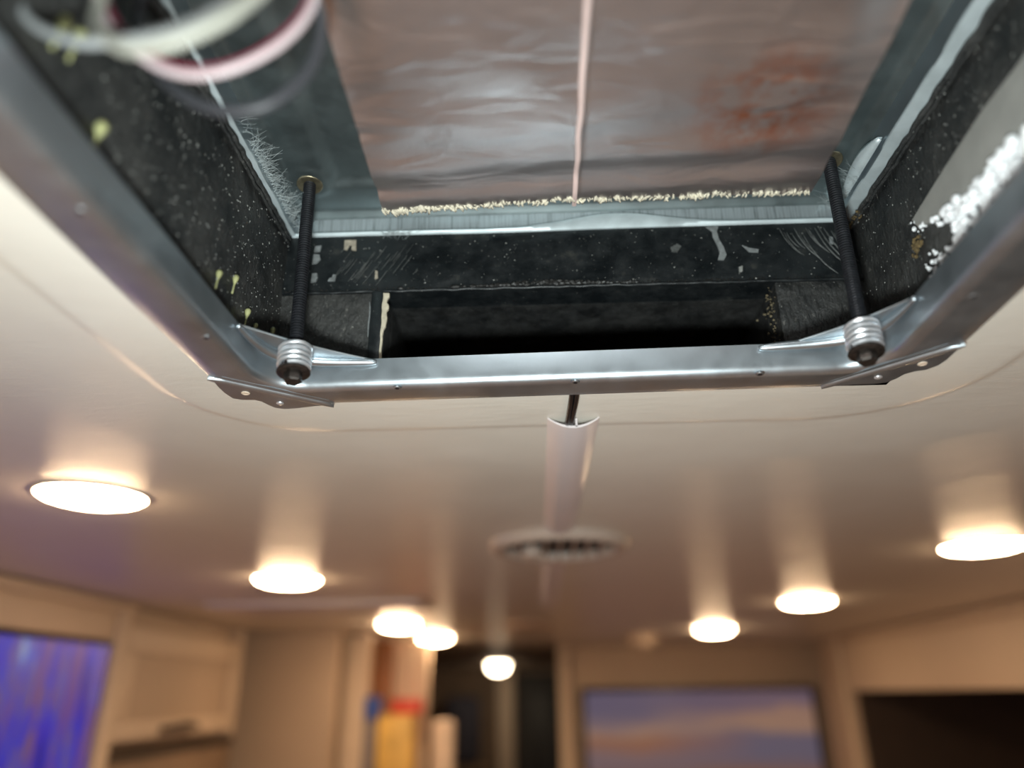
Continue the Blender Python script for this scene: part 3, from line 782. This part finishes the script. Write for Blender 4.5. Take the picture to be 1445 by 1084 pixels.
# ------------------------------------------------------------------ mounting bolts with springs
def make_bolt(top, bot, label, gtop):
    top = Vector(top); bot = Vector(bot); d = (top - bot); L = d.length; q = d.normalized().to_track_quat('Z', 'Y')
    t = bpy.data.objects.new('mounting_bolt', None); COL.objects.link(t); t.empty_display_size = .01
    tag(t, label, 'bolt', 'spring loaded bolts at the corners of the mounting frame')
    MW = Matrix.Translation(bot) @ q.to_matrix().to_4x4()
    def part(name, b, mat, sm=True, ang=40):
        o = obj(name, b, mat, None, sm, ang); o.parent = t; return o
    b = bmesh.new(); prof = [(0.0001, 0.004)]; z = 0.004; p = 0.00180
    while z < L + 0.004:
        prof += [(0.0025, z), (0.0038, z + p * .38), (0.0038, z + p * .62), (0.0025, z + p * .98)]; z += p
    lathe(b, prof, 14); part('threaded_rod', b, M['thread'], True, 20)
    b = bmesh.new(); lathe(b, [(0.0040, 0.0), (0.0049, 0.0008), (0.0049, 0.0058)], 6, None, cap=True); part('hex_head', b, M['rusty'], False)
    b = bmesh.new(); lathe(b, [(0.003, 0.0053), (0.0080, 0.0053), (0.0088, 0.0059), (0.0086, 0.0066), (0.003, 0.0070)], 28); part('washer', b, M['rusty'])
    g = gtop
    b = bmesh.new(); n = 150; turns = 4.6
    pts = []
    for i in range(n + 1):
        f = i / n; a = 2 * PI * turns * f + 1.0
        zz = 0.0082 + (g - 0.0095) * f ** 1.0
        pts.append((0.0079 * math.cos(a), 0.0079 * math.sin(a), zz))
    tube(b, pts, 0.00118, 8); part('spring', b, M['steel'])
    b = bmesh.new(); lathe(b, [(0.0036, L - .0030), (0.0074, L - .0034), (0.0080, L - .0028), (0.0078, L - .0020), (0.0036, L - .0018), (.0036, L - .0030)], 24)
    part('top_washer', b, M['brass'])
    t.matrix_world = MW
    return t
make_bolt((-0.1372, 0.3696, 2.2310), (-0.1262, 0.3490, 2.0860), 'black threaded bolt with coil spring in the left corner of the frame', 0.0235)
make_bolt((0.1794, 0.3626, 2.2310), (0.1660, 0.3405, 2.0855), 'black threaded bolt with coil spring in the right corner of the frame', 0.0243)

# ------------------------------------------------------------------ loose wires at the upper left
bundle = thing('wire_loops', 'loose loops of gray, pinkish white and dark wire hanging under the base pan', 'wires', (-0.115, 0.172, 2.2325))
def loop(name, pts, mat, r, parent=bundle):
    b = bmesh.new(); tube(b, spline(pts, 10), r, 10); return obj(name, b, mat, parent, True)
top = (-0.112, 0.172, 2.229)
loop('wire', [top, (-0.150, 0.166, 2.195), (-0.166, 0.164, 2.160), (-0.158, 0.163, 2.134), (-0.139, 0.163, 2.1215), (-0.120, 0.164, 2.1235), (-0.103, 0.166, 2.134), (-0.0925, 0.167, 2.150), (-0.092, 0.168, 2.170), (-0.1, 0.170, 2.200), top], M['wgray'], 0.0018)
loop('wire', [top, (-0.148, 0.172, 2.175), (-0.142, 0.173, 2.148), (-0.129, 0.174, 2.130), (-0.113, 0.175, 2.120), (-0.098, 0.175, 2.1195), (-0.083, 0.175, 2.128), (-0.0735, 0.175, 2.141), (-0.0715, 0.175, 2.156), (-0.082, 0.174, 2.172), (-0.096, 0.173, 2.20), top], M['wwhite'], 0.0015)
loop('wire', [top, (-0.146, 0.172, 2.175), (-0.140, 0.173, 2.150), (-0.128, 0.174, 2.1325), (-0.113, 0.175, 2.1228), (-0.098, 0.175, 2.1222), (-0.0845, 0.175, 2.130), (-0.0755, 0.175, 2.1425), (-0.0735, 0.175, 2.156), (-0.083, 0.174, 2.171), (-0.096, 0.173, 2.20), top], M['wred'], 0.0011)
loop('wire', [top, (-0.074, 0.160, 2.165), (-0.070, 0.150, 2.135), (-0.0785, 0.146, 2.114), (-0.086, 0.145, 2.105), (-0.098, 0.145, 2.0985), (-0.110, 0.147, 2.1000), (-0.120, 0.150, 2.109), (-0.128, 0.155, 2.125), (-0.130, 0.162, 2.165), top], M['wcream'], 0.0019)
loop('wire', [top, (-0.140, 0.188, 2.17), (-0.132, 0.188, 2.142), (-0.120, 0.188, 2.126), (-0.104, 0.188, 2.1165), (-0.088, 0.188, 2.1175), (-0.076, 0.188, 2.130), (-0.072, 0.187, 2.145), (-0.074, 0.185, 2.162), (-0.09, 0.180, 2.20), top], M['wdark'], 0.0022)

# ------------------------------------------------------------------ ceiling cable, cord cover, vent
cb = bmesh.new()
tube(cb, spline([(0.0215, 0.378, 2.0972), (0.0214, 0.392, 2.0968), (0.0212, 0.410, 2.0955), (0.0206, 0.430, 2.0950), (0.0200, 0.460, 2.0945), (0.0195, 0.60, 2.0945), (0.0190, 0.78, 2.0945)], 8), 0.0016, 8)
tube(cb, spline([(0.0245, 0.378, 2.0972), (0.0244, 0.392, 2.0968), (0.0242, 0.410, 2.0955), (0.0234, 0.430, 2.0950), (0.0228, 0.460, 2.0945), (0.0222, 0.60, 2.0945), (0.0215, 0.78, 2.0945)], 8), 0.0016, 8)
tag(obj('twin_cable', cb, M['cable'], smooth=True), 'black twin cable running from under the frame into the cord cover', 'cable')
def cover(name_label, y0, y1, dx):
    b = bmesh.new(); rows = []
    hw, sag, th = 0.0168, 0.0068, 0.0011
    for y in lin(y0, y1, 20):
        row = []; cx = 0.0242 + dx * (y - 0.446)
        for i in range(15):
            t = -1 + 2 * i / 14; row.append(b.verts.new((cx + hw * t, y, 2.0985 - sag * (1 - t * t))))
        for i in range(14, -1, -1):
            t = -1 + 2 * i / 14; row.append(b.verts.new((cx + hw * t * .97, y, 2.0985 - (sag - th) * (1 - t * t) + .0004)))
        rows.append(row)
    n = len(rows[0])
    for a, c in zip(rows, rows[1:]):
        for i in range(n): b.faces.new((a[i], a[(i + 1) % n], c[(i + 1) % n], c[i]))
    for r in (rows[0], rows[-1]):
        for i in range(14): b.faces.new((r[i], r[i + 1], r[n - 2 - i], r[n - 1 - i]))
    cx = 0.0250 + dx * 0
    if y0 < .6: box(b, cx - .0006 + .001, cx + .0006 + .001, y0, y0 + .3, 2.0925, 2.0982)
    return tag(obj('cord_cover', b, M['plastic'], smooth=True, angle=40), name_label, 'cord cover')
cover('curved white plastic cord cover on ceiling from the frame to the round vent', 0.446, 0.785, -0.004)
cover('curved white plastic cord cover on ceiling running on behind the round vent', 0.955, 1.50, -0.006)

vent = thing('ceiling_vent', 'round cream plastic air vent with slats on the ceiling behind the cord cover', 'air vent', (0.0245, 0.870, 2.0985))
b = bmesh.new(); MV = Matrix.Translation((0.0245, 0.870, 2.0988))
lathe(b, [(0.066, 0), (0.066, -.005), (0.070, -.0105), (0.076, -.0115), (0.081, -.008), (0.083, 0)], 48, MV); obj('vent_ring', b, M['ventplastic'], vent, True)
b = bmesh.new(); lathe(b, [(0.0001, -.0006), (0.066, -.0006)], 40, MV); obj('vent_throat', b, M['charcoal'], vent)
for i in range(7):
    x = -0.048 + i * 0.016; hl = math.sqrt(0.066 ** 2 - x * x)
    b = bmesh.new(); box(b, 0.0245 + x - .0012, 0.0245 + x + .0012, 0.870 - hl, 0.870 + hl, 2.0895, 2.0978)
    obj('slat', b, M['ventplastic'], vent)
b = bmesh.new(); lathe(b, [(0.0001, -.0165), (0.010, -.0160), (0.0115, -.012), (0.0115, -.004)], 20, Matrix.Translation((-0.008, 0.875, 2.0988))); obj('knob', b, M['ventplastic'], vent, True)

# ------------------------------------------------------------------ ceiling lights
LIGHTS = [(-0.3876, 0.6150, .043, 'lamp', 'round ceiling downlight nearest the camera in the left row'),
          (-0.3778, 1.1200, .047, 'lamp', 'round ceiling downlight second along the left row'),
          (-0.3435, 1.8650, .048, 'lamp', 'round ceiling downlight third along the left row, above the pantry'),
          (-0.3195, 2.3430, .048, 'lamp', 'round ceiling downlight at the far end of the left row, above the pantry'),
          (0.5449, 0.9300, .047, 'lamp', 'round ceiling downlight nearest the camera in the right row'),
          (0.5221, 1.5130, .048, 'lamp', 'round ceiling downlight second along the right row'),
          (0.4765, 2.1470, .049, 'lamp', 'round ceiling downlight at the far end of the right row, before the far television'),
          (-0.2445, 4.4400, .055, 'lampdim', 'small round ceiling light down the dark passage'),
          (-0.5060, 2.2500, .018, 'post_glow', 'small dim round disc standing in for a glow on the white pantry post')]  # last entry is an added glowing disc for the glow on the pantry post
bez = simple('white_lamp_bezel', (0.75, 0.70, 0.62), 0.4)
for x, y, r, mk, lab in LIGHTS:
    zc = 2.0990 if y < 2.95 else 2.0983
    t = thing('ceiling_light', lab, 'ceiling light', (x, y, zc), 'round ceiling downlights')
    b = bmesh.new(); lathe(b, [(r + .0008, -.0020), (r + .002, -.0024), (r + .0028, -.0016), (r + .0032, 0.0008)], 40, Matrix.Translation((x, y, zc))); obj('bezel', b, bez, t, True)
    dp = .0088 if y < 1 else .0115 if y < 1.6 else .018 if y < 3 else .050
    b = bmesh.new(); lathe(b, [(0.0001, -dp), (r * .4, -dp * .96), (r * .7, -dp * .84), (r * .92, -dp * .55), (r + .0012, -.0016)], 40, Matrix.Translation((x, y, zc))); obj('lens', b, M[mk], t, True)

# flat pale panel on the ceiling at the left, smoke alarm, small round fixture
cp = thing('ceiling_panel', 'long flat pale panel on the ceiling at the left before the pantry', 'ceiling panel', (-0.42, 1.48, 2.0988))
obj('panel_body', mkbox(-0.625, -0.225, 1.40, 1.56, 2.0905, 2.0995, bev=0.003), M['plastic'], cp, True, 40)
obj('panel_rim', mkbox(-0.640, -0.210, 1.385, 1.575, 2.0965, 2.0995, bev=0.001), M['ventplastic'], cp, True, 40)
sm = thing('smoke_alarm', 'small round cream smoke alarm on the ceiling by the far end of right lamps', 'smoke alarm', (0.31, 2.40, 2.0985))
b = bmesh.new(); lathe(b, [(0.0001, -.034), (0.030, -.032), (0.040, -.022), (.043, -.008)], 28, Matrix.Translation((0.31, 2.40, 2.0985))); obj('alarm_body', b, M['creamlit'], sm, True)
b = bmesh.new(); lathe(b, [(.043, -.008), (.050, -.007), (.051, .0005)], 28, Matrix.Translation((0.31, 2.40, 2.0985))); obj('alarm_base', b, M['creamlit'], sm, True)
rf = thing('ceiling_speaker', 'flat round brown fixture on the ceiling beyond the cord cover', 'ceiling fixture', (-0.03, 1.95, 2.0988))
b = bmesh.new(); lathe(b, [(0.0001, -.008), (0.045, -.008), (0.055, -.006)], 32, Matrix.Translation((-0.03, 1.95, 2.0988))); obj('grille', b, M['cream'], rf, True)
b = bmesh.new(); lathe(b, [(0.055, -.006), (0.062, -.006), (0.064, 0.0005)], 32, Matrix.Translation((-0.03, 1.95, 2.0988))); obj('rim', b, M['cream'], rf, True)

# ------------------------------------------------------------------ left wall furniture
ent = thing('television_cabinet', 'tall cream cabinet on the left that frames the blue television', 'cabinet', (-1.1, 0.9, 0))
obj('body', mkbox(-1.58, -0.79, 0.25, 1.40, 0.0, 2.0965), M['cream'], ent)
obj('header_board', mkbox(-0.79, -0.765, 0.25, 1.40, 2.030, 2.0965, bev=.003), M['creamlit'], ent, True, 40)
obj('side_post', mkbox(-0.79, -0.755, 1.366, 1.405, 0.0, 2.0965, bev=.004), M['creamlit'], ent, True, 40)
obj('cornice', mkbox(-0.765, -0.750, 0.25, 1.405, 2.080, 2.0965, bev=.003), M['creamlit'], ent, True, 40)
tv = thing('television', 'television with a bright blue picture set in the left cabinet', 'television', (-0.775, 0.98, 1.6))
obj('bezel', mkbox(-0.789, -0.764, 0.86, 1.364, 1.56, 2.0285, bev=.003), M['bezel'], tv, True, 40)
obj('screen', mkbox(-0.7638, -0.7615, 0.870, 1.353, 1.575, 2.0200), M['tv1'], tv)
ov = thing('overhead_cabinet', 'cream overhead cabinet with dark handle beyond the television cabinet', 'cabinet', (-1.1, 1.7, 1.86))
obj('body', mkbox(-1.58, -0.79, 1.41, 1.975, 1.852, 2.0965), M['cream'], ov)
dr = obj('door', mkbox(-0.79, -0.772, 1.42, 1.955, 1.862, 2.060, bev=.002), M['cream'], ov, True, 40)
obj('door_rail', mkbox(-0.772, -0.764, 1.42, 1.955, 2.015, 2.060, bev=.002), M['creamlit'], dr, True, 40)
obj('door_rail', mkbox(-0.772, -0.764, 1.42, 1.955, 1.862, 1.895, bev=.002), M['creamlit'], dr, True, 40)
obj('door_stile', mkbox(-0.772, -0.764, 1.915, 1.955, 1.896, 2.014, bev=.002), M['creamlit'], dr, True, 40)
obj('door_stile', mkbox(-0.772, -0.764, 1.42, 1.460, 1.896, 2.014, bev=.002), M['creamlit'], dr, True, 40)
b = bmesh.new(); tube(b, spline([(-0.764, 1.60, 1.878), (-0.745, 1.61, 1.880), (-0.742, 1.66, 1.884), (-0.745, 1.72, 1.880), (-0.764, 1.73, 1.878)], 6), .006, 8); tag(obj('handle', b, M['darkwood'], dr, True), 'dark handle')
obj('end_panel', mkbox(-0.79, -0.764, 1.957, 1.985, 1.852, 2.0965, bev=.002), M['creamlit'], ov, True, 40)
hd = thing('range_hood', 'dark brown appliance under the cream overhead cabinet', 'appliance', (-1.1, 1.7, 1.30))
obj('body', mkbox(-1.58, -0.775, 1.41, 1.985, 1.30, 1.845, bev=.006), M['midbrown'], hd, True, 40)
obj('front_panel', mkbox(-0.775, -0.765, 1.43, 1.975, 1.32, 1.828, bev=.003), M['midbrown'], hd, True, 40)
obj('top_trim', mkbox(-0.7745, -0.762, 1.41, 1.985, 1.830, 1.8445, bev=.002), M['darkwood'], hd, True, 40)
bc = thing('base_cabinet', 'cream base cabinet under the dark brown appliance', 'cabinet', (-1.1, 1.7, 0))
obj('body', mkbox(-1.58, -0.78, 1.41, 1.985, 0, 1.26), M['cream'], bc)
obj('worktop', mkbox(-1.58, -0.76, 1.41, 1.985, 1.26, 1.2995, bev=.004), M['darkwood'], bc, True, 40)

# ------------------------------------------------------------------ pantry nook
pn = thing('pantry_shelf', 'open pantry with white post, brown board and cream back at the far left', 'pantry', (-0.4, 2.4, 0))
obj('post', mkbox(-0.549, -0.487, 2.19, 2.26, 0, 2.0945, bev=.004), M['creamlit'], pn, True, 40)
tag(obj('board', mkbox(-0.486, -0.428, 2.262, 2.29, 1.625, 2.085, bev=.003), M['orangewood'], pn, True, 40), 'orange brown wooden board')
obj('back_panel', mkbox(-0.486, -0.330, 2.30, 2.33, 1.625, 2.085, bev=.003), M['creamlit'], pn, True, 40)
obj('counter', mkbox(-0.486, -0.20, 2.10, 2.34, 1.58, 1.62, bev=.004), M['cream'], pn, True, 40)
obj('lower_body', mkbox(-0.486, -0.21, 2.12, 2.34, 0, 1.58), M['cream'], pn)
def carton(name, x0, x1, y0, y1, z0, z1, mat, lab, cat, flap=True, grp=None):
    t = thing(name, lab, cat, ((x0 + x1) / 2, (y0 + y1) / 2, z0), grp)
    obj('body', mkbox(x0, x1, y0, y1, z0, z1 - (.006 if flap else 0), bev=.003), M[mat], t, True, 40)
    if flap: obj('lid', mkbox(x0 - .001, x1 + .001, y0 - .001, y1 + .001, z1 - .0058, z1, bev=.002), M[mat], t, True, 40)
carton('gray_carton', -0.484, -0.452, 2.18, 2.25, 1.6205, 1.876, 'graybox', 'tall gray carton on the pantry counter under the blue one', 'carton')
carton('blue_carton', -0.483, -0.450, 2.175, 2.25, 1.8765, 1.933, 'blue', 'small blue carton on top of the gray carton in the pantry', 'carton')
carton('yellow_carton', -0.445, -0.350, 2.17, 2.25, 1.6205, 1.888, 'yellow', 'yellow package on the pantry counter under the red carton', 'package')
carton('red_carton', -0.410, -0.333, 2.175, 2.25, 1.8885, 1.928, 'red', 'small red carton on top of the yellow package', 'carton')
pr = thing('paper_roll', 'pale paper towel roll standing at the right of the yellow package', 'paper roll', (-0.272, 2.22, 1.6205))
b = bmesh.new(); lathe(b, [(0.010, .252), (.026, .250), (0.031, .244), (.031, .003), (.028, 0), (.010, 0)], 28, Matrix.Translation((-0.272, 2.22, 1.6205))); obj('roll', b, M['paper'], pr, True)
b = bmesh.new(); lathe(b, [(0.009, .253), (.0095, .254), (0.0095, 0), (.009, 0), (.009, .253)], 20, Matrix.Translation((-0.272, 2.22, 1.6205))); obj('core', b, M['graybox'], pr, True)

# passage
pd = thing('passage_door', 'black door at the end of the dark passage', 'door', (0.06, 5.05, 0))
obj('door_leaf', mkbox(-0.160, 0.36, 5.07, 5.10, 0.01, 2.06, bev=.004), M['charcoal'], pd, True, 40)
obj('door_inset', mkbox(-0.06, 0.30, 5.062, 5.0695, 0.10, 1.96, bev=.003), M['blackdoor'], pd, True, 40)
pp = thing('passage_post', 'pale upright post at the left of the black passage door', 'post', (-0.23, 4.98, 0))
obj('post_shaft', mkbox(-0.275, -0.175, 4.95, 5.02, 0, 2.094, bev=.006), M['creamlit'], pp, True, 40)
ph = thing('passage_bag', 'dark blue gray bag on a shelf in the passage behind the paper roll', 'bag', (-0.5, 4.9, 1.55))
b = bmesh.new(); box(b, -0.60, -0.38, 4.85, 5.0, 1.55, 1.93, bev=.05, seg=4); obj('bag_body', b, simple('blue_gray_cloth', (0.05, 0.05, 0.075), .8), ph, True)
obj('bag_shelf', mkbox(-0.885, -0.30, 4.80, 5.115, 1.52, 1.55), M['midbrown'], ph)
# jamb beside the far wall opening
tag(obj('trim_1', mkbox(0.060, 0.1, 2.84, 2.869, 0, 2.0975, bev=.004), M['creamlit'], smooth=True, angle=40), kind='structure')

# far television
ft = thing('television', 'television with a pink and blue sunset picture on the far wall', 'television', (0.545, 2.84, 1.46))
obj('bezel', mkbox(0.136, 0.952, 2.825, 2.8685, 1.46, 1.955, bev=.004), M['bezel'], ft, True, 40)
obj('screen', mkbox(0.152, 0.936, 2.8225, 2.8248, 1.478, 1.940), M['tv2'], ft)

# right side slide-out
so = thing('overhead_cupboard', 'long cream overhead cupboard along the right wall above the dark recess', 'cabinet', (1.3, 1.8, 1.94))
obj('body', mkbox(0.950, 1.595, 0.60, 2.46, 1.945, 2.0955), M['cream'], so)
obj('fascia', mkbox(0.932, 0.9495, 0.60, 2.46, 1.936, 2.0955, bev=.003), M['creamlit'], so, True, 40)
obj('cornice', mkbox(0.922, 0.9315, 0.60, 2.46, 2.070, 2.0955, bev=.003), M['cream'], so, True, 40)
pl = thing('corner_pillar', 'cream upright pillar between the far television and the dark recess', 'pillar', (1.0, 2.55, 0))
obj('pillar_body', mkbox(0.940, 1.59, 2.475, 2.70, 0, 2.0955, bev=.004), M['cream'], pl, True, 40)
obj('pillar_edge', mkbox(0.926, 0.9395, 2.475, 2.52, 0, 2.0955, bev=.004), M['creamlit'], pl, True, 40)
rc = thing('recess_panel', 'dark brown panelled recess below the right overhead cupboard', 'panel', (1.4, 1.6, 1.0))
obj('end_board', mkbox(0.955, 1.58, 2.452, 2.470, 0.8, 1.943), M['darkwood'], rc)
obj('back_board', mkbox(1.56, 1.595, 0.60, 2.451, 0.8, 1.943), M['darkwood'], rc)
obj('sill_board', mkbox(0.955, 1.558, 0.60, 2.451, 0.80, 0.84), M['darkwood'], rc)
sb = thing('base_bench', 'cream bench base under the dark recess at the right', 'bench', (1.27, 1.5, 0))
obj('bench_body', mkbox(0.955, 1.595, 0.60, 2.47, 0, 0.7995), M['cream'], sb)

# unseen counter and dinette, added below the frame to reflect pale in the foil
kc = thing('added_counter', 'unseen pale topped counter added for the foil reflection, below the blue television', 'counter', (-0.55, 0.8, 0))
obj('body', mkbox(-0.785, -0.36, 0.0, 1.34, 0, 0.86), M['cream'], kc)
obj('worktop', mkbox(-0.785, -0.33, -0.02, 1.36, 0.86, 0.90, bev=.004), simple('rose_beige_top', (0.62, 0.46, 0.42), 0.5), kc, True, 40)
dt = thing('added_table', 'unseen pale dinette table added for the foil reflection, below the right overhead cupboard', 'table', (0.68, 0.95, 0))
obj('tabletop', mkbox(0.42, 0.94, 0.45, 1.40, 0.72, 0.75, bev=.006), M['plastic'], dt, True, 40)
obj('leg', mkbox(0.64, 0.72, 0.60, 0.68, 0.001, 0.72, bev=.01), M['charcoal'], dt, True, 40)
obj('leg', mkbox(0.64, 0.72, 1.17, 1.25, 0.001, 0.72, bev=.01), M['charcoal'], dt, True, 40)
